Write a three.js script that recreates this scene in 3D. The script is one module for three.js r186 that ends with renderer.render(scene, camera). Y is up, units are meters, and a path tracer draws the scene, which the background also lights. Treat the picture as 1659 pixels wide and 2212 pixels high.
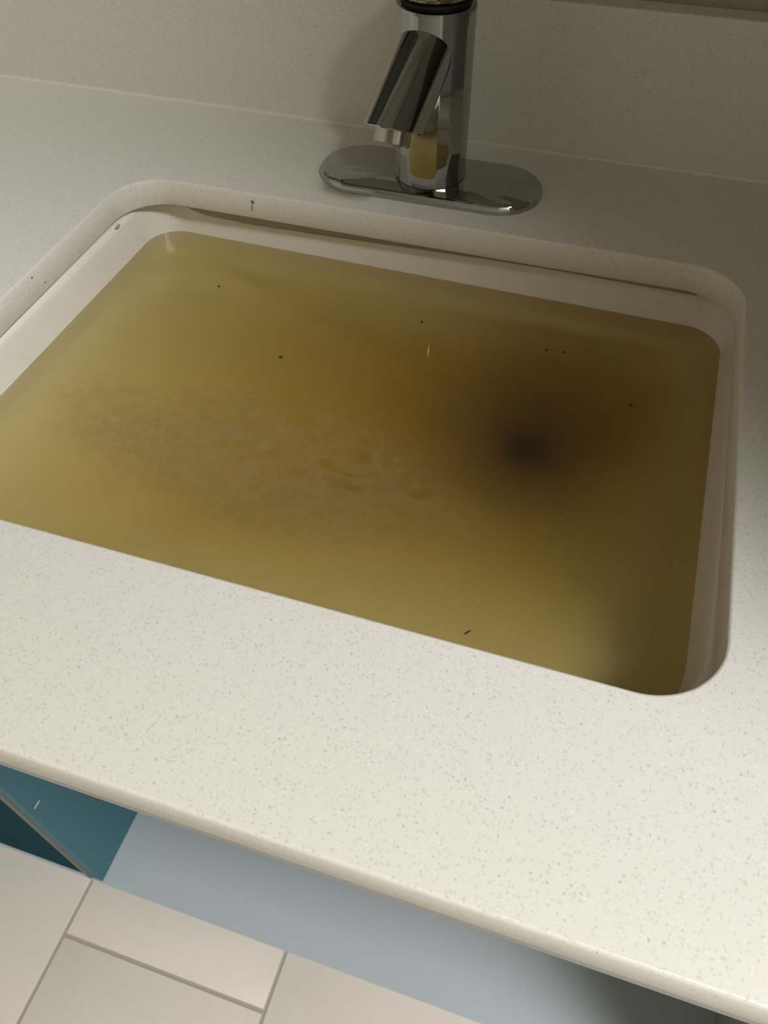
import * as THREE from 'three';
import { RoundedBoxGeometry } from 'three/addons/geometries/RoundedBoxGeometry.js';
import { mergeGeometries, toCreasedNormals, mergeVertices } from 'three/addons/utils/BufferGeometryUtils.js';
import { ImprovedNoise } from 'three/addons/math/ImprovedNoise.js';
import { RectAreaLightUniformsLib } from 'three/addons/lights/RectAreaLightUniformsLib.js';

// ---------------------------------------------------------------- camera, light, exposure
const CT = 0.86;                                   // height of the countertop above the floor
const scene = new THREE.Scene();
scene.background = new THREE.Color(0x000000);
const camera = new THREE.PerspectiveCamera(66.46, 1659 / 2212, 0.01, 30);
camera.matrixAutoUpdate = true;
{
  const right = new THREE.Vector3(0.95224474, -0.00968003, -0.30518233), up = new THREE.Vector3(-0.23042279, 0.63301137, -0.73905476), back = new THREE.Vector3(0.20033795, 0.77408197, 0.60055125);
  camera.quaternion.setFromRotationMatrix(new THREE.Matrix4().makeBasis(right, up, back));
  camera.position.set(0.1414, 0.3058 + CT, 0.3232);
  camera.focus = 0.4; camera.userData.fStop = 20;
}
const renderer = new THREE.WebGLRenderer({ antialias: true });
renderer.toneMapping = THREE.LinearToneMapping;
renderer.toneMappingExposure = 1.0;
renderer.shadowMap.enabled = true;
RectAreaLightUniformsLib.init();
const CEIL = 2.55, PANEL = { x: 1.18, z: 0.69, w: 0.42, radiance: 87 };
const panelLight = new THREE.RectAreaLight(new THREE.Color(1.0, 0.995, 0.98), PANEL.radiance, PANEL.w, PANEL.w);
panelLight.position.set(PANEL.x, CEIL - 0.035, PANEL.z);
panelLight.lookAt(PANEL.x, 0, PANEL.z);
panelLight.name = 'ceiling_panel_light';
scene.add(panelLight);

// ---------------------------------------------------------------- helpers
let seed = 7;
const rnd = () => { seed = (seed + 0x6d2b79f5) | 0; let t = Math.imul(seed ^ (seed >>> 15), 1 | seed); t = (t + Math.imul(t ^ (t >>> 7), 61 | t)) ^ t; return ((t ^ (t >>> 14)) >>> 0) / 4294967296; };
const noise = new ImprovedNoise(), fbm = (x, y, z, o = 4) => { let s = 0, a = 0.5, f = 1; for (let i = 0; i < o; i++) { s += a * noise.noise(x * f, y * f, z + i * 7.3); a *= 0.5; f *= 2.03; } return s; };
const smooth = (a, b, x) => { const t = Math.min(1, Math.max(0, (x - a) / (b - a))); return t * t * (3 - 2 * t); };
const used = {};
const numbered = (n) => { const k = (used[n] = (used[n] ?? -1) + 1); return k ? `${n}_${String(k).padStart(3, '0')}` : n; };
function mesh(name, geo, mat, parent = scene) {
  const m = new THREE.Mesh(geo, mat); m.name = parent === scene ? numbered(name) : name; m.castShadow = m.receiveShadow = true; parent.add(m); return m;
}
function group(name, x = 0, y = 0, z = 0) { const g = new THREE.Group(); g.name = numbered(name); g.position.set(x, y, z); scene.add(g); return g; }
function tag(o, label, category, grp, kind) { if (label) o.userData.label = label; if (category) o.userData.category = category; if (grp) o.userData.group = grp; if (kind) o.userData.kind = kind; return o; }
const struct = (name, geo, mat) => tag(mesh(name, geo, mat), null, null, null, 'structure');
const box = (x0, x1, y0, y1, z0, z1) => new THREE.BoxGeometry(x1 - x0, y1 - y0, z1 - z0).translate((x0 + x1) / 2, (y0 + y1) / 2, (z0 + z1) / 2);
const rbox = (x0, x1, y0, y1, z0, z1, r, s = 3) => new RoundedBoxGeometry(x1 - x0, y1 - y0, z1 - z0, s, r).translate((x0 + x1) / 2, (y0 + y1) / 2, (z0 + z1) / 2);
function texture(n, fn, srgb = true) {             // fn(u, v) -> [r, g, b] 0..255
  const d = new Uint8Array(n * n * 4);
  for (let y = 0; y < n; y++) for (let x = 0; x < n; x++) { const c = fn(x / n, y / n, x, y); d.set([c[0], c[1], c[2], 255], (y * n + x) * 4); }
  const t = new THREE.DataTexture(d, n, n); t.wrapS = t.wrapT = THREE.RepeatWrapping; t.magFilter = THREE.LinearFilter; t.minFilter = THREE.LinearMipmapLinearFilter; t.generateMipmaps = true;
  if (srgb) t.colorSpace = THREE.SRGBColorSpace; t.needsUpdate = true; return t;
}
const metres = (geo, f) => {                       // planar uv in metres: f(x, y, z, nx, ny, nz) -> [u, v]
  const p = geo.attributes.position, n = geo.attributes.normal, uv = new Float32Array(p.count * 2);
  for (let i = 0; i < p.count; i++) uv.set(f(p.getX(i), p.getY(i), p.getZ(i), n.getX(i), n.getY(i), n.getZ(i)), i * 2);
  geo.setAttribute('uv', new THREE.BufferAttribute(uv, 2)); return geo;
};
const boxUV = (geo) => metres(geo, (x, y, z, nx, ny, nz) => { nx = Math.abs(nx); ny = Math.abs(ny); nz = Math.abs(nz); return ny >= nx && ny >= nz ? [x, z] : nz >= nx ? [x, y] : [z, y]; });

// ---------------------------------------------------------------- materials
const QN = 1536, QS = 0.36;                        // quartz: 0.36 m of stone in 1536 pixels
const fleck = new Float32Array(QN * QN), pit = new Float32Array(QN * QN);
{
  const stamp = (A, cx, cy, rx, ry, a, v) => {
    const R = Math.ceil(Math.max(rx, ry) * 1.6) + 1, c = Math.cos(a), s = Math.sin(a), w = rnd() * 6;
    for (let j = -R; j <= R; j++) for (let i = -R; i <= R; i++) {
      const u = (i * c + j * s) / rx, q = (-i * s + j * c) / ry, e = Math.atan2(q, u), d = Math.hypot(u, q) * (1 + 0.22 * Math.sin(3 * e + w));
      if (d < 1.35) { const k = ((cy + j + QN) % QN | 0) * QN + ((cx + i + QN) % QN | 0); A[k] = Math.max(A[k], v * (1 - smooth(0.55, 1.35, d))); }
    }
  };
  for (let i = 0; i < 17000; i++) stamp(fleck, rnd() * QN | 0, rnd() * QN | 0, 1.4 + rnd() * 1.9, 1.1 + rnd() * 1.1, rnd() * 3.14, 0.08 + 0.19 * rnd());
  for (let i = 0; i < 2600; i++) stamp(fleck, rnd() * QN | 0, rnd() * QN | 0, 1.4 + rnd() * 1.8, 1.1 + rnd() * 1.0, rnd() * 3.14, 0.25 + 0.42 * rnd() * rnd());
  for (let i = 0; i < 3600; i++) stamp(pit, rnd() * QN | 0, rnd() * QN | 0, 1.2 + rnd() * 2.4, 1.2 + rnd() * 1.6, rnd() * 3.14, 0.3 + rnd() * 0.7);
}
const quartzMap = texture(QN, (u, v, x, y) => {
  const f = fleck[y * QN + x], p = pit[y * QN + x], g = (rnd() - 0.5) * 7, k = 1 - 0.3 * f + 0.035 * p;
  return [Math.min(255, (230 + g) * k), Math.min(255, (227.5 + g) * k), Math.min(255, (220 + g) * k * (1 - 0.01 * f))];
});
const quartzBump = texture(QN / 2, (u, v, x, y) => { const i = y * 2 * QN + x * 2, b = 150 - 90 * pit[i] + (rnd() - 0.5) * 40; return [b, b, b]; }, false);
for (const t of [quartzMap, quartzBump]) t.repeat.set(1 / QS, 1 / QS);
const M = {
  quartz: new THREE.MeshPhysicalMaterial({ name: 'quartz', map: quartzMap, bumpMap: quartzBump, bumpScale: 0.00012, roughness: 0.42, specularIntensity: 0.9 }),
  caulk: new THREE.MeshStandardMaterial({ name: 'caulk', color: 0xece9e0, roughness: 0.5 }),
  paint: new THREE.MeshStandardMaterial({ name: 'wall paint', color: new THREE.Color(0.41, 0.37, 0.285), roughness: 0.85 }),
  paintPale: new THREE.MeshStandardMaterial({ name: 'pale wall paint', color: new THREE.Color(0.72, 0.68, 0.6), roughness: 0.85 }),
  paintDark: new THREE.MeshStandardMaterial({ name: 'far wall paint', color: new THREE.Color(0.4, 0.375, 0.31), roughness: 0.85 }),
  ceiling: new THREE.MeshStandardMaterial({ name: 'ceiling', color: new THREE.Color(0.66, 0.62, 0.53), roughness: 0.9 }),
  chrome: new THREE.MeshPhysicalMaterial({ name: 'chrome', color: new THREE.Color(0.42, 0.435, 0.42), metalness: 1, roughness: 0.045 }),
  chromeSoft: new THREE.MeshPhysicalMaterial({ name: 'worn chrome', color: new THREE.Color(0.46, 0.47, 0.45), metalness: 1, roughness: 0.16 }),
  darkGap: new THREE.MeshStandardMaterial({ name: 'dark gap', color: 0x141412, roughness: 0.6 }),
  rubber: new THREE.MeshStandardMaterial({ name: 'aerator mesh', color: 0x3a2a1c, roughness: 0.7 }),
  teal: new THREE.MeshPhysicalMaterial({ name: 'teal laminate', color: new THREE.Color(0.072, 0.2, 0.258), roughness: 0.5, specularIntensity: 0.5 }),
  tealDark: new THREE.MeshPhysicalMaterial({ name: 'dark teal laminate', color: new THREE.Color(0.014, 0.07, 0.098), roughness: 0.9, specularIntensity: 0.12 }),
  edgeBand: new THREE.MeshStandardMaterial({ name: 'edge band', color: new THREE.Color(0.20, 0.19, 0.165), roughness: 0.5 }),
  blueGrey: new THREE.MeshStandardMaterial({ name: 'blue grey sheet', color: new THREE.Color(0.5, 0.57, 0.61), roughness: 0.6 }),
  apron: new THREE.MeshStandardMaterial({ name: 'grey apron', color: new THREE.Color(0.47, 0.48, 0.49), roughness: 0.6 }),
  partition: new THREE.MeshStandardMaterial({ name: 'partition', color: new THREE.Color(0.36, 0.36, 0.35), roughness: 0.6 }),
  grout: new THREE.MeshStandardMaterial({ name: 'grout', color: new THREE.Color(0.46, 0.43, 0.37), roughness: 0.95 }),
};
const tileMats = [0, 1, 2].map((k) => {
  const t = texture(256, (u, v) => { const n = fbm(u * 6 + k * 9, v * 6, 1.3 + k) * 9 + (rnd() - 0.5) * 3; return [241 + n, 233 + n, 223 + n]; });
  return new THREE.MeshStandardMaterial({ name: 'floor tile', map: t, roughness: 0.42 });
});
const porcelainMap = texture(512, (u, v) => {       // faint grey scuffs and mineral stains
  const n = fbm(u * 9, v * 9, 4.1) * 6 - Math.max(0, fbm(u * 26, v * 26, 9) - 0.2) * 40;
  return [238 + n, 234 + n, 226 + n];
});
porcelainMap.repeat.set(3, 3);
M.porcelain = new THREE.MeshPhysicalMaterial({ name: 'porcelain', map: porcelainMap, roughness: 0.22, clearcoat: 0.3, clearcoatRoughness: 0.12 });
M.drain = new THREE.MeshStandardMaterial({ name: 'tarnished drain metal', color: new THREE.Color(0.5, 0.27, 0.06), metalness: 0, roughness: 0.5 });
M.water = new THREE.MeshPhysicalMaterial({ name: 'murky water', color: new THREE.Color(0.99, 0.92, 0.6), roughness: 0.37, ior: 1.33, transmission: 0.985, thickness: 0.1, attenuationColor: new THREE.Color(0.745, 0.635, 0.295), attenuationDistance: 0.1, clearcoat: 0.5, clearcoatRoughness: 0.02 });

// ---------------------------------------------------------------- the room
const X0 = -1.15, X1 = 2.1, ZB = -0.331, ZF = 2.3;
struct('wall_back', box(X0 - 0.1, X1 + 0.1, 0, CEIL, ZB - 0.1, ZB), M.paint);
const blackPanel = new THREE.MeshStandardMaterial({ name: 'black panel', color: 0x0b0b0a, roughness: 0.25 });
tag(mesh('wall_panel', rbox(-0.46, -0.17, CT + 0.17, CT + 0.72, ZB, ZB + 0.014, 0.004), blackPanel), 'black panel on the wall to the left of the faucet, seen as a dark stripe in the chrome', 'wall panel');
tag(mesh('wall_panel', rbox(0.185, 0.47, CT + 0.145, CT + 0.6, ZB, ZB + 0.014, 0.004), blackPanel), 'black panel on the wall to the right of the faucet, seen as a dark stripe in the chrome', 'wall panel');
struct('wall_left', box(X0 - 0.1, X0, 0, CEIL, ZB, ZF), M.paintPale);
struct('wall_front', box(X0 - 0.1, X1 + 0.1, 0, CEIL, ZF, ZF + 0.1), M.paintDark);
struct('wall_right', box(X1, X1 + 0.1, 0, CEIL, ZB, ZF), M.paintDark);
struct('wall_side', box(0.486, 0.6, 0, CEIL, ZB, 0.232), M.partition);
struct('ceiling', box(X0 - 0.1, X1 + 0.1, CEIL, CEIL + 0.1, ZB - 0.1, ZF + 0.1), M.ceiling);
const floor = struct('floor', box(X0 - 0.1, X1 + 0.1, -0.1, -0.0025, ZB - 0.1, ZF + 0.1), M.grout);
{ // rectangular tiles, half-offset from column to column; the strip under the counter is one blue-grey sheet
  const W = 0.2919, L = 0.584, g = 0.0042, zEdge = 0.1717;
  const cut = (x0, x1, z0, z1) => { const s = toCreasedNormals(new THREE.ExtrudeGeometry(new THREE.Shape([[x0, -z1], [x1, -z1], [x1, -z0], [x0, -z0]].map(([a, b]) => new THREE.Vector2(a, b))), { depth: 0.006, bevelThickness: 0.0012, bevelSize: 0.0012, bevelOffset: -0.0012, bevelSegments: 2 }), 0.9); s.rotateX(-Math.PI / 2).translate(0, -0.0072, 0); return s; };
  for (let c = -5; c < 7; c++) {
    const x0 = -0.3474 + c * W, x1 = x0 + W;
    for (let r = -1; r < 5; r++) {
      let z0 = 0.2432 + (c & 1 ? -L / 2 : 0) + r * L, z1 = z0 + L; z0 = Math.max(z0, zEdge); z1 = Math.min(z1, ZF);
      if (z1 - z0 < 0.03) continue;
      const bl = x0 + W > 0.486 && x0 < 0.6 ? 0 : 0;
      const m = mesh('tile', cut(x0 + g / 2, x1 - g / 2, z0 + (z0 === zEdge ? -0.001 : g / 2), z1 - g / 2 + bl), tileMats[Math.floor(rnd() * 3)], floor);
    }
  }
  mesh('blue_floor_panel', rbox(X0, X1, -0.0075, 0.0006, ZB, zEdge, 0.0006, 1), M.blueGrey, floor);
}

// ceiling light: frame, glowing diffuser, and the light of the same size just below it
{
  const t = group('ceiling_light', PANEL.x, CEIL, PANEL.z), w = PANEL.w / 2;
  tag(t, 'square flush ceiling light panel with a pale metal frame', 'ceiling light');
  const fr = []; for (const s of [-1, 1]) { fr.push(rbox(-w - 0.03, w + 0.03, -0.03, 0, s * (w + 0.015) - 0.015, s * (w + 0.015) + 0.015, 0.004)); fr.push(rbox(s * (w + 0.015) - 0.015, s * (w + 0.015) + 0.015, -0.03, 0, -w, w, 0.004)); }
  mesh('frame', mergeGeometries(fr), M.apron, t);
  mesh('diffuser', box(-w, w, -0.02, -0.005, -w, w), new THREE.MeshStandardMaterial({ name: 'lit diffuser', color: 0xffffff, emissive: new THREE.Color(1, 0.965, 0.92), emissiveIntensity: 2.5, roughness: 0.6 }), t);
}

// ---------------------------------------------------------------- countertop with the sink cut-out, backsplash, apron, cabinet
const T = 0.021, HOLE = { cx: -0.001, cz: -0.0172, hw: 0.2312, hd: 0.1645, r: 0.037 };
{
  const rr = (path, x0, x1, y0, y1, r) => { path.moveTo(x0 + r, y0); path.lineTo(x1 - r, y0); path.absarc(x1 - r, y0 + r, r, -Math.PI / 2, 0); path.lineTo(x1, y1 - r); path.absarc(x1 - r, y1 - r, r, 0, Math.PI / 2); path.lineTo(x0 + r, y1); path.absarc(x0 + r, y1 - r, r, Math.PI / 2, Math.PI); path.lineTo(x0, y0 + r); path.absarc(x0 + r, y0 + r, r, Math.PI, 1.5 * Math.PI); return path; };
  const s = new THREE.Shape([[-0.8, -0.2513], [0.4858, -0.2513], [0.4858, 0.3308], [-0.8, 0.3308]].map(([a, b]) => new THREE.Vector2(a, b)));
  s.holes.push(rr(new THREE.Path(), HOLE.cx - HOLE.hw, HOLE.cx + HOLE.hw, -HOLE.cz - HOLE.hd, -HOLE.cz + HOLE.hd, HOLE.r));
  const b = 0.0019;
  let g = new THREE.ExtrudeGeometry(s, { depth: T - 2 * b, bevelThickness: b, bevelSize: b, bevelOffset: -b, bevelSegments: 4, curveSegments: 20 });
  g.rotateX(-Math.PI / 2).translate(0, CT - T + b, 0);
  g = boxUV(toCreasedNormals(g, 0.6));
  const top = tag(mesh('countertop', g, M.quartz), 'off-white speckled quartz countertop with a rounded rectangular sink cut-out', 'countertop');
  const grime = new THREE.MeshStandardMaterial({ name: 'grime', color: new THREE.Color(0.2, 0.185, 0.13), roughness: 0.8 });
  const blob = (x, y, z, a, b2, c, turn) => { const q = new THREE.IcosahedronGeometry(1, 2), p = q.attributes.position; for (let i = 0; i < p.count; i++) { const k = 1 + 0.4 * noise.noise(p.getX(i) * 1.6 + x * 90, p.getY(i) * 1.6, p.getZ(i) * 1.6); p.setXYZ(i, p.getX(i) * k, p.getY(i) * k, p.getZ(i) * k); } return q.scale(a, b2, c).rotateZ(turn).translate(x, CT + y, z); };
  mesh('scuff_mark', mergeGeometries([blob(-0.1295, -0.0068, -0.1818, 0.0016, 0.0019, 0.0003, 0.3), blob(-0.1305, -0.0115, -0.1818, 0.0006, 0.0045, 0.0002, -0.15)]), grime, top).userData.label = 'dark scuff on the back edge of the cut-out';
  mesh('scuff_mark', mergeGeometries([blob(-0.2323, -0.0045, -0.043, 0.0003, 0.0007, 0.0012, 0), blob(-0.2323, -0.0145, -0.053, 0.0003, 0.0008, 0.0009, 0)]), grime, top);
}
{
  const t = tag(mesh('backsplash', boxUV(rbox(-0.8, 0.4858, CT, CT + 0.106, -0.331, -0.311, 0.0016)), M.quartz), 'low off-white quartz upstand along the wall behind the faucet', 'backsplash');
  mesh('caulk_bead', rbox(-0.8, 0.4858, CT - 0.0012, CT + 0.002, -0.313, -0.3078, 0.0014), M.caulk, t);
}
tag(mesh('apron_panel', rbox(-0.8, 0.4858, CT - 0.101, CT - T, 0.215, 0.235, 0.0012), M.apron), 'pale grey apron board under the front edge of the countertop', 'apron');
{
  const t = group('vanity_cabinet', -0.55, 0, -0.08);
  tag(t, 'teal laminate vanity cabinet standing on the floor under the left of the countertop', 'cabinet');
  const o = (x0, x1, y0, y1, z0, z1, r) => rbox(x0 + 0.55, x1 + 0.55, y0, y1, z0 + 0.08, z1 + 0.08, r);
  mesh('side_panel', o(-0.351, -0.3313, 0.0008, CT - 0.102, -0.33, 0.1695, 0.001), M.teal, t);
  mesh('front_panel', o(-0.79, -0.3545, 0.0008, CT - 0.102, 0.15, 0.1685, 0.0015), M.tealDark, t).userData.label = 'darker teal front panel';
  mesh('edge_band', o(-0.3545, -0.3475, 0.0008, CT - 0.102, 0.15, 0.1712, 0.0015), M.edgeBand, t).userData.label = 'grey-beige strip along the front corner';
  mesh('chip_mark', o(-0.3316, -0.33105, 0.2785, 0.2805, 0.1525, 0.162, 0.0002), M.caulk, t).userData.label = 'small pale chip in the laminate';
  mesh('back_panel', o(-0.79, -0.351, 0.0008, CT - 0.102, -0.33, -0.315, 0.001), M.teal, t);
}

// ---------------------------------------------------------------- sink
const SINK = { cz: -0.0175, turn: -0.019 };         // the bowl sits a degree askew under the cut-out
const NC = 14, NS = 10;
function outline(hw, hd, rb, rf) {                  // counter-clockwise from above, same count for every ring
  const pts = [], seg = (ax, az, bx, bz, n) => { for (let i = 0; i < n; i++) pts.push([ax + (bx - ax) * i / n, az + (bz - az) * i / n]); };
  const arc = (cx, cz, r, a0) => { for (let i = 0; i < NC; i++) { const a = a0 + (i / NC) * Math.PI / 2; pts.push([cx + r * Math.cos(a), cz - r * Math.sin(a)]); } };
  arc(hw - rb, -hd + rb, rb, 0); seg(hw - rb, -hd, -hw + rb, -hd, NS);
  arc(-hw + rb, -hd + rb, rb, Math.PI / 2); seg(-hw, -hd + rb, -hw, hd - rf, NS);
  arc(-hw + rf, hd - rf, rf, Math.PI); seg(-hw + rf, hd, hw - rf, hd, NS);
  arc(hw - rf, hd - rf, rf, 1.5 * Math.PI); seg(hw, hd - rf, hw, -hd + rb, NS);
  return pts;
}
const DRAIN = { x: 0.112, z: -0.095, r: 0.026, y: -0.174 };      // in the bowl's own axes
function loft(rings, caps = [false, false], flip = false) {
  const n = rings[0].length, p = [], uv = [], idx = [];
  rings.forEach((r) => r.forEach(([x, y, z]) => { p.push(x, y, z); uv.push(x + y * 0.4, z - y * 0.7); }));
  for (let k = 0; k + 1 < rings.length; k++) for (let i = 0; i < n; i++) { const a = k * n + i, b = k * n + (i + 1) % n, c = a + n, d = b + n; flip ? idx.push(a, c, b, b, c, d) : idx.push(a, b, c, b, d, c); }
  caps.forEach((on, e) => { if (!on) return; const r = rings[e ? rings.length - 1 : 0], at = p.length / 3, o = e ? (rings.length - 1) * n : 0; const c = r.reduce((s, q) => [s[0] + q[0] / n, s[1] + q[1] / n, s[2] + q[2] / n], [0, 0, 0]); p.push(...c); uv.push(c[0], c[2]); for (let i = 0; i < n; i++) { const a = o + i, b = o + (i + 1) % n; (e ? !flip : flip) ? idx.push(a, b, at) : idx.push(b, a, at); } });
  const g = new THREE.BufferGeometry(); g.setAttribute('position', new THREE.Float32BufferAttribute(p, 3)); g.setAttribute('uv', new THREE.Float32BufferAttribute(uv, 2)); g.setIndex(idx); g.computeVertexNormals(); return g;
}
const ring = (y, hw, hd, rb, rf) => outline(hw, hd, rb, rf).map(([x, z]) => [x, y, z]);
// inside of the bowl at a depth y below the countertop, e metres outside it
const wallAt = (y, e = 0) => { const k = (y + 0.05) / 0.06; return ring(y, 0.2276 + 0.0085 * k + e, 0.1712 + 0.0085 * k + e, 0.026 + 0.004 * k + e, 0.062 + 0.004 * k + e); };
function inside(e = 0) {
  const R = [];
  for (const y of [-0.026, -0.034, -0.042, -0.05, -0.055, -0.06]) R.push(wallAt(y, e));
  const f = 0.013;                                   // fillet to the floor
  for (let i = 1; i <= 6; i++) { const a = (i / 6) * 1.45, k = (-0.06 + 0.05) / 0.06; R.push(ring(-0.06 - f * Math.sin(a) - e, 0.2276 + 0.0085 * k - f * (1 - Math.cos(a)) + e, 0.1712 + 0.0085 * k - f * (1 - Math.cos(a)) + e, 0.03, 0.058)); }
  const F = R[R.length - 1];
  for (let i = 1; i <= 20; i++) { const t = i / 20; R.push(F.map(([x, y, z]) => { const dx = x - DRAIN.x, dz = z - DRAIN.z, d = Math.hypot(dx, dz), q = DRAIN.r / d, s = 1 - (1 - q) * t; return [DRAIN.x + dx * s, y + (DRAIN.y - e - y) * Math.pow(t, 1.15), DRAIN.z + dz * s]; })); }
  return R;
}
const sink = group('sink', 0, CT, SINK.cz);
sink.rotation.y = SINK.turn;
tag(sink, 'white porcelain undermount sink filled with murky yellow-brown water', 'sink');
{
  const inn = inside();
  const rim = [ring(-0.04, 0.258, 0.2, 0.05, 0.08), ring(-0.0225, 0.258, 0.2, 0.05, 0.08), ring(-0.0222, 0.2365, 0.1802, 0.03, 0.066), ring(-0.0232, 0.2325, 0.1762, 0.028, 0.064)];
  const out = inside(0.009).reverse();
  const bowl = loft([...rim, ...inn], [false, false], false), bp = bowl.attributes.position, bc = new Float32Array(bp.count * 3);
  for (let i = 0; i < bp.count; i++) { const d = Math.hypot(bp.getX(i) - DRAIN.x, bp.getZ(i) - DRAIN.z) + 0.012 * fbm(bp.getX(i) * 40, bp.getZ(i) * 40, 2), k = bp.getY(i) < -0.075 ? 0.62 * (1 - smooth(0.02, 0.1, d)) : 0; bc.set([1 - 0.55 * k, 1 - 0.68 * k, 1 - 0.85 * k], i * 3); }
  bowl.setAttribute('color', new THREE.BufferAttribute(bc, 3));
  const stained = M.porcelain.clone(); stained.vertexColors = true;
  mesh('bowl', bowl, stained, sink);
  mesh('outer_shell', loft([...out, ring(-0.0395, 0.258, 0.2, 0.05, 0.08)], [false, false], false), M.porcelain, sink);
  { // uneven bead of sealant squeezed out between the bowl and the stone along the back, and a lump of it on the left
    const n = 160; const P = [], I = [];
    for (let i = 0; i <= n; i++) { const x = -0.218 + 0.42 * i / n, h = 0.0008 + 0.0022 * smooth(-0.218, -0.17, x) + 0.0075 * (1 - smooth(-0.16, 0.12, x)) * smooth(-0.222, -0.18, x) + (1 - smooth(-0.14, -0.08, x)) * (0.0016 * Math.max(0, fbm(x * 70, 1.5, 3) + 0.1) + 0.0006 * noise.noise(x * 300, 4, 1)), z = -0.1695; P.push(x, -0.0214, z, x, -0.0212 - h * 0.7, z - 0.0002, x, -0.0212 - h, z - 0.0012, x, -0.0212 - h * 0.9, z - 0.006); }
    for (let i = 0; i < n; i++) for (let k = 0; k < 3; k++) { const a = i * 4 + k, b = a + 4; I.push(a, a + 1, b, b, a + 1, b + 1); }
    const g = new THREE.BufferGeometry(); g.setAttribute('position', new THREE.Float32BufferAttribute(P, 3)); g.setIndex(I); g.computeVertexNormals();
    const old = new THREE.MeshStandardMaterial({ name: 'old sealant', color: new THREE.Color(0.4, 0.375, 0.29), roughness: 0.8, side: THREE.DoubleSide });
    mesh('sealant_bead', g, old, sink);
    const q = new THREE.IcosahedronGeometry(1, 2), p = q.attributes.position; for (let i = 0; i < p.count; i++) { const k = 1 + 0.5 * noise.noise(p.getX(i) * 1.8, p.getY(i) * 1.8, p.getZ(i) * 1.8); p.setXYZ(i, p.getX(i) * k, p.getY(i) * k, p.getZ(i) * k); } q.computeVertexNormals();
    mesh('sealant_lump', q.scale(0.001, 0.0014, 0.0034).translate(-0.2318, -0.0228, -0.1215), old, sink);
  }
  const d = new THREE.LatheGeometry([[0.0005, -0.012], [0.018, -0.012], [0.021, -0.004], [0.0235, 0.0012], [0.0275, 0.0016], [0.0285, 0.0], [0.0285, -0.004], [0.0005, -0.004 - 0.012]].map(([a, b]) => new THREE.Vector2(a, b)), 40);
  const fl = mesh('drain_flange', d, M.drain, sink); fl.position.set(DRAIN.x, DRAIN.y + 0.001, DRAIN.z); fl.userData.label = 'round metal drain under the water';
  mesh('drain_stopper', new THREE.LatheGeometry([[0.0001, 0.004], [0.012, 0.0035], [0.0165, 0.001], [0.017, -0.002], [0.0001, -0.004]].map(([a, b]) => new THREE.Vector2(a, b)), 32).translate(DRAIN.x, DRAIN.y - 0.004, DRAIN.z), M.darkGap, fl).position.set(-DRAIN.x, -DRAIN.y - 0.001, -DRAIN.z);
  const pipe = new THREE.CatmullRomCurve3([[0, 0, 0], [0, -0.1, 0], [0, -0.16, 0], [0, -0.2, -0.03], [0, -0.18, -0.07], [0, -0.15, -0.1], [0, -0.145, -0.2]].map((q) => new THREE.Vector3(...q)));
  mesh('drain_pipe', new THREE.TubeGeometry(pipe, 50, 0.017, 16).translate(DRAIN.x, DRAIN.y - 0.012, DRAIN.z), M.chromeSoft, sink);
}

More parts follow.
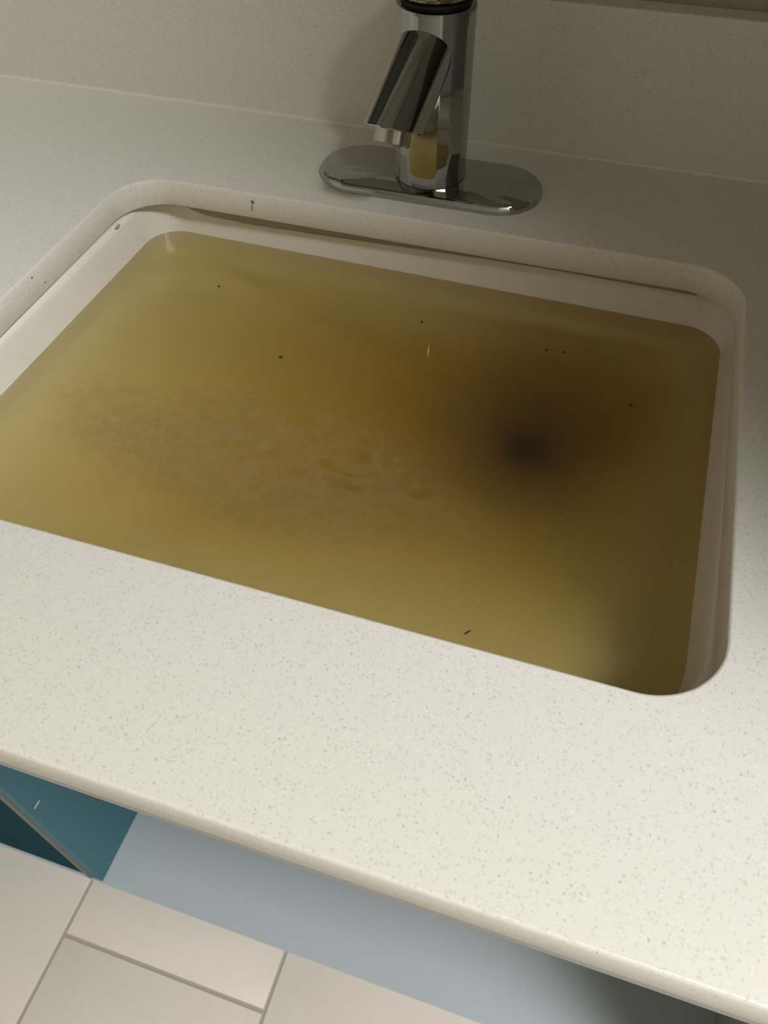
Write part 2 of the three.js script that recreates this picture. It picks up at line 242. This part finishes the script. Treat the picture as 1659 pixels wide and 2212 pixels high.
// ---------------------------------------------------------------- water and what floats on it
const WY = -0.05;
{
  const inn = inside(0.0006).filter((r) => r[0][1] < WY - 0.003), top = wallAt(WY, 0.0006), edge = top.map(([x, y, z]) => [x * 0.9985, y + 0.0004, z * 0.998]);
  const bot = inn[inn.length - 1];
  const g = loft([edge.map(([x, y, z]) => [x, y - 0.0004, z]), top, ...inn], [true, true], true);
  const w = mesh('water', toCreasedNormals(g, 0.3), M.water);
  w.position.set(0, CT, SINK.cz); w.rotation.y = SINK.turn;
  tag(w, 'murky yellow-brown standing water filling the white sink', 'water');
}
{
  const N = 1024, x0 = -0.236, x1 = 0.2, z0 = -0.12, z1 = 0.15;
  const holes = [[-0.0005, -0.031, 0.021, 0.0085, 0.1], [-0.024, -0.0105, 0.011, 0.005, -0.35], [-0.003, -0.027, 0.01, 0.004, 0.5], [0.004, 0.0215, 0.008, 0.0032, 0.3], [0.0235, 0.009, 0.007, 0.0062, 0.6], [0.027, -0.003, 0.004, 0.005, 0], [0.014, 0.026, 0.012, 0.0022, 0.1], [0.024, 0.0345, 0.010, 0.0024, 0.05], [0.0655, 0.029, 0.007, 0.0048, 0], [0.018, -0.004, 0.004, 0.002, 0], [-0.014, 0.003, 0.004, 0.0015, 0.2], [-0.062, -0.012, 0.004, 0.002, 0.4]];
  const streak = [[[-0.004, 0.021], [-0.0085, 0.031], [-0.008, 0.045], [-0.004, 0.062], [0.0, 0.07]], [[0.004, 0.024], [0.006, 0.034], [0.016, 0.036]], [[0.083, 0.024], [0.085, 0.036], [0.087, 0.052]]];
  const d = new Uint8Array(N * N * 4);
  const segd = (px, pz, a, b) => { const dx = b[0] - a[0], dz = b[1] - a[1], t = Math.min(1, Math.max(0, ((px - a[0]) * dx + (pz - a[1]) * dz) / (dx * dx + dz * dz))); return Math.hypot(px - a[0] - dx * t, pz - a[1] - dz * t); };
  for (let j = 0; j < N; j++) for (let i = 0; i < N; i++) {
    const x = x0 + (x1 - x0) * i / N, z = z1 + (z0 - z1) * j / N;
    const u = (x + 0.045) / 0.17, v = (z - 0.03 - 0.12 * (x + 0.03) * 0.3) / 0.062, r = Math.hypot(u, v) + 0.35 * fbm(x * 14, z * 22, 2);
    let a = 1 - smooth(0.35, 1.0, r);
    const mott = fbm(x * 85, z * 105, 5, 5), fine = fbm(x * 300, z * 360, 8, 3);
    a *= 0.62 + 1.1 * mott + 0.5 * fine;
    const wx = x + 0.004 * fbm(x * 90, z * 90, 3), wz = z + 0.004 * fbm(x * 90, z * 90, 6);
    for (const [hx, hz, rx, rz, an] of holes) { const c = Math.cos(an), s = Math.sin(an), p = ((wx - hx) * c + (wz - hz) * s) / rx, q = (-(wx - hx) * s + (wz - hz) * c) / rz; a *= smooth(0.75, 1.12, Math.hypot(p, q)); }
    for (const st of streak) { let m = 1; for (let k = 0; k + 1 < st.length; k++) m = Math.min(m, segd(wx, wz, st[k], st[k + 1])); a *= 0.45 + 0.55 * smooth(0.0004, 0.0013, m); }
    const b = Math.max(0, Math.min(1, a)) * 255; d.set([b, b, b, 255], (j * N + i) * 4);
  }
  const t = new THREE.DataTexture(d, N, N); t.magFilter = THREE.LinearFilter; t.needsUpdate = true;
  const g = new THREE.PlaneGeometry(x1 - x0, z1 - z0, 1, 1).rotateX(-Math.PI / 2).translate((x0 + x1) / 2, 0, (z0 + z1) / 2);
  M.scum = new THREE.MeshStandardMaterial({ name: 'scum', color: new THREE.Color(0.29, 0.215, 0.125), roughness: 0.55, transparent: true, opacity: 0.36, alphaMap: t });
  const s = mesh('scum_film', g, M.scum); s.position.set(0, CT + WY + 0.0005, 0);
  tag(s, 'thin patchy brown scum film floating in the middle of the sink water', 'scum', null, 'stuff');
}
{
  const dark = new THREE.MeshStandardMaterial({ name: 'dark speck', color: new THREE.Color(0.045, 0.03, 0.012), roughness: 0.8 });
  const base = new THREE.IcosahedronGeometry(1, 2); { const p = base.attributes.position; for (let i = 0; i < p.count; i++) { const k = 1 + 0.35 * noise.noise(p.getX(i) * 1.7, p.getY(i) * 1.7, p.getZ(i) * 1.7); p.setXYZ(i, p.getX(i) * k, p.getY(i) * k, p.getZ(i) * k); } base.computeVertexNormals(); }
  const S = [
    [-0.1408, -0.1287, 0.0011, 0.0010, 'tiny dark speck floating by itself near the back left corner of the water'],
    [-0.0625, -0.0646, 0.0015, 0.0012, 'largest dark speck on the water, just behind the brown scum film'],
    [0.1137, -0.1267, 0.0010, 0.0009, 'left speck of the dark pair floating in the shaded back right water'],
    [0.1262, -0.1284, 0.0010, 0.0009, 'right speck of the dark pair floating in the shaded back right water'],
    [0.177, -0.0872, 0.0012, 0.0010, 'faint speck on the dark water nearest the right wall of the sink'],
    [0.021, -0.1319, 0.0009, 0.0010, 'faint speck on the water in front of the faucet spout'],
    [0.1157, 0.1117, 0.0022, 0.0005, 'thin dark sliver floating near the front edge of the sink'],
  ];
  S.forEach(([x, z, a, b, l], i) => { const m = mesh('floating_speck', base, dark); m.scale.set(a, 0.00045, b); m.position.set(x, CT + WY + 0.0006, z); m.rotation.y = i * 1.1 + 0.3; if (i === 6) m.rotation.y = 0.9; tag(m, l, 'speck', 'dark specks floating on the sink water'); });
}

// ---------------------------------------------------------------- faucet
{
  const f = group('faucet', -0.005, CT, -0.24);
  tag(f, 'chrome single-hole faucet with a slanted round spout on an oval deck plate', 'faucet');
  // deck plate: stadium with a rounded upper edge
  const st = new THREE.Shape(), L = 0.174 / 2, r = 0.034;
  st.absarc(L - r, 0, r, -Math.PI / 2, Math.PI / 2); st.absarc(-L + r, 0, r, Math.PI / 2, 1.5 * Math.PI);
  const rs = []; for (const [y, e] of [[0, 0.0003], [0.003, 0], [0.0045, -0.0004], [0.0056, -0.0013], [0.0062, -0.0026], [0.0065, -0.0045]]) { const q = []; for (let i = 0; i < 96; i++) { const h = i < 48 ? 1 : -1, a = -Math.PI / 2 + (i % 48) / 47 * Math.PI + (h < 0 ? Math.PI : 0); q.push([h * (L - r) + (r + e) * Math.cos(a), y, 0.002 - (r + e) * Math.sin(a)]); } rs.push(q); }
  mesh('deck_plate', toCreasedNormals(loft(rs, [true, true]), 0.5), M.chrome, f);
  const lathe = (pts, n = 72) => new THREE.LatheGeometry(pts.map(([a, b]) => new THREE.Vector2(a, b)), n);
  const R = 0.0268;
  mesh('body', toCreasedNormals(lathe([[0.0001, 0.0066], [R, 0.0066], [R, 0.1205], [R - 0.0006, 0.122], [R - 0.0022, 0.1226], [0.0001, 0.1226]]), 0.5), M.chrome, f);
  mesh('base_gasket', lathe([[0.0001, 0.0063], [R + 0.0001, 0.0063], [R + 0.0001, 0.007], [R - 0.0005, 0.0076], [0.0001, 0.0076]]), M.darkGap, f);
  mesh('seam_ring', lathe([[0.0001, 0.1226], [R - 0.003, 0.1226], [R - 0.003, 0.1265], [0.0001, 0.1265]]), M.darkGap, f);
  mesh('cap', toCreasedNormals(lathe([[0.0001, 0.1265], [R - 0.004, 0.1265], [R - 0.0012, 0.128], [R, 0.131], [R, 0.152], [R - 0.002, 0.157], [R - 0.008, 0.1615], [0.0001, 0.1635]]), 0.5), M.chrome, f);
  const lv = new THREE.Shape(); lv.moveTo(-0.011, 0); lv.lineTo(0.011, 0); lv.lineTo(0.0075, 0.095); lv.absarc(0, 0.095, 0.0075, 0, Math.PI); lv.lineTo(-0.011, 0);
  mesh('handle', toCreasedNormals(new THREE.ExtrudeGeometry(lv, { depth: 0.005, bevelThickness: 0.0015, bevelSize: 0.0015, bevelSegments: 3 }), 0.6).rotateX(Math.PI / 2 + 0.35).rotateY(Math.PI).rotateX(0).translate(0, 0.166, 0.0), M.chrome, f);
  // spout: a round tube sloping down to the front, cut off obliquely so that the outlet looks down and forward
  const yaw = 7 * Math.PI / 180, A = new THREE.Vector3(0, 0.106, 0), E = new THREE.Vector3(-0.0082, 0.0677, 0.0669);
  const ax = E.clone().sub(A).normalize(), rt = new THREE.Vector3(Math.cos(yaw), 0, Math.sin(yaw)), up = ax.clone().cross(rt).normalize(), pn = new THREE.Vector3(-0.0547, -0.8936, 0.4456).normalize(), full = E.distanceTo(A);
  const K = 24, SEG = 96, P = [], Nn = [], ix = [], rim = [];
  for (let k = 0; k <= K; k++) for (let i = 0; i <= SEG; i++) {
    const a = (i / SEG) * 2 * Math.PI, n = new THREE.Vector3().addScaledVector(rt, Math.cos(a)).addScaledVector(up, Math.sin(a)), b = A.clone().addScaledVector(n, 0.019), g = ax.clone().multiplyScalar(full).addScaledVector(n, 0.0006), len = E.clone().sub(b).dot(pn) / g.dot(pn), s0 = 0.08;
    b.addScaledVector(g, s0 + (len - s0) * (k / K)); P.push(...b.toArray()); Nn.push(...n.toArray()); if (k === K && i < SEG) rim.push(b);
    if (k < K && i < SEG) { const q = k * (SEG + 1) + i, w = q + SEG + 1; ix.push(q, q + 1, w, q + 1, w + 1, w); }
  }
  const tube = new THREE.BufferGeometry(); tube.setAttribute('position', new THREE.Float32BufferAttribute(P, 3)); tube.setAttribute('normal', new THREE.Float32BufferAttribute(Nn, 3)); tube.setIndex(ix);
  const shrink = (m, d) => rim.map((p) => p.clone().sub(E).multiplyScalar(m).add(E).addScaledVector(pn, d).toArray());
  const lip = toCreasedNormals(loft([shrink(1, 0), shrink(0.985, 0.0007), shrink(0.93, 0.0009)], [false, true], false), 0.4); lip.deleteAttribute('uv');
  const tb = tube.toNonIndexed();
  const spout = mesh('spout', mergeGeometries([tb, lip]), M.chrome, f);
  const ag = toCreasedNormals(lathe([[0.0001, 0.0], [0.0122, 0.0], [0.0122, 0.0085], [0.0115, 0.0095], [0.0098, 0.0095], [0.0092, 0.0075], [0.0001, 0.0075]], 48), 0.5);
  const q = new THREE.Quaternion().setFromUnitVectors(new THREE.Vector3(0, 1, 0), pn);
  const aer = mesh('aerator', ag, M.chromeSoft, spout); aer.quaternion.copy(q); aer.position.copy(E).addScaledVector(pn, 0.0003);
  const scr = mesh('aerator_screen', lathe([[0.0001, 0.0076], [0.0092, 0.0076], [0.0088, 0.0088], [0.0001, 0.0088]], 32), M.rubber, spout); scr.quaternion.copy(q); scr.position.copy(aer.position);
}

renderer.render(scene, camera);
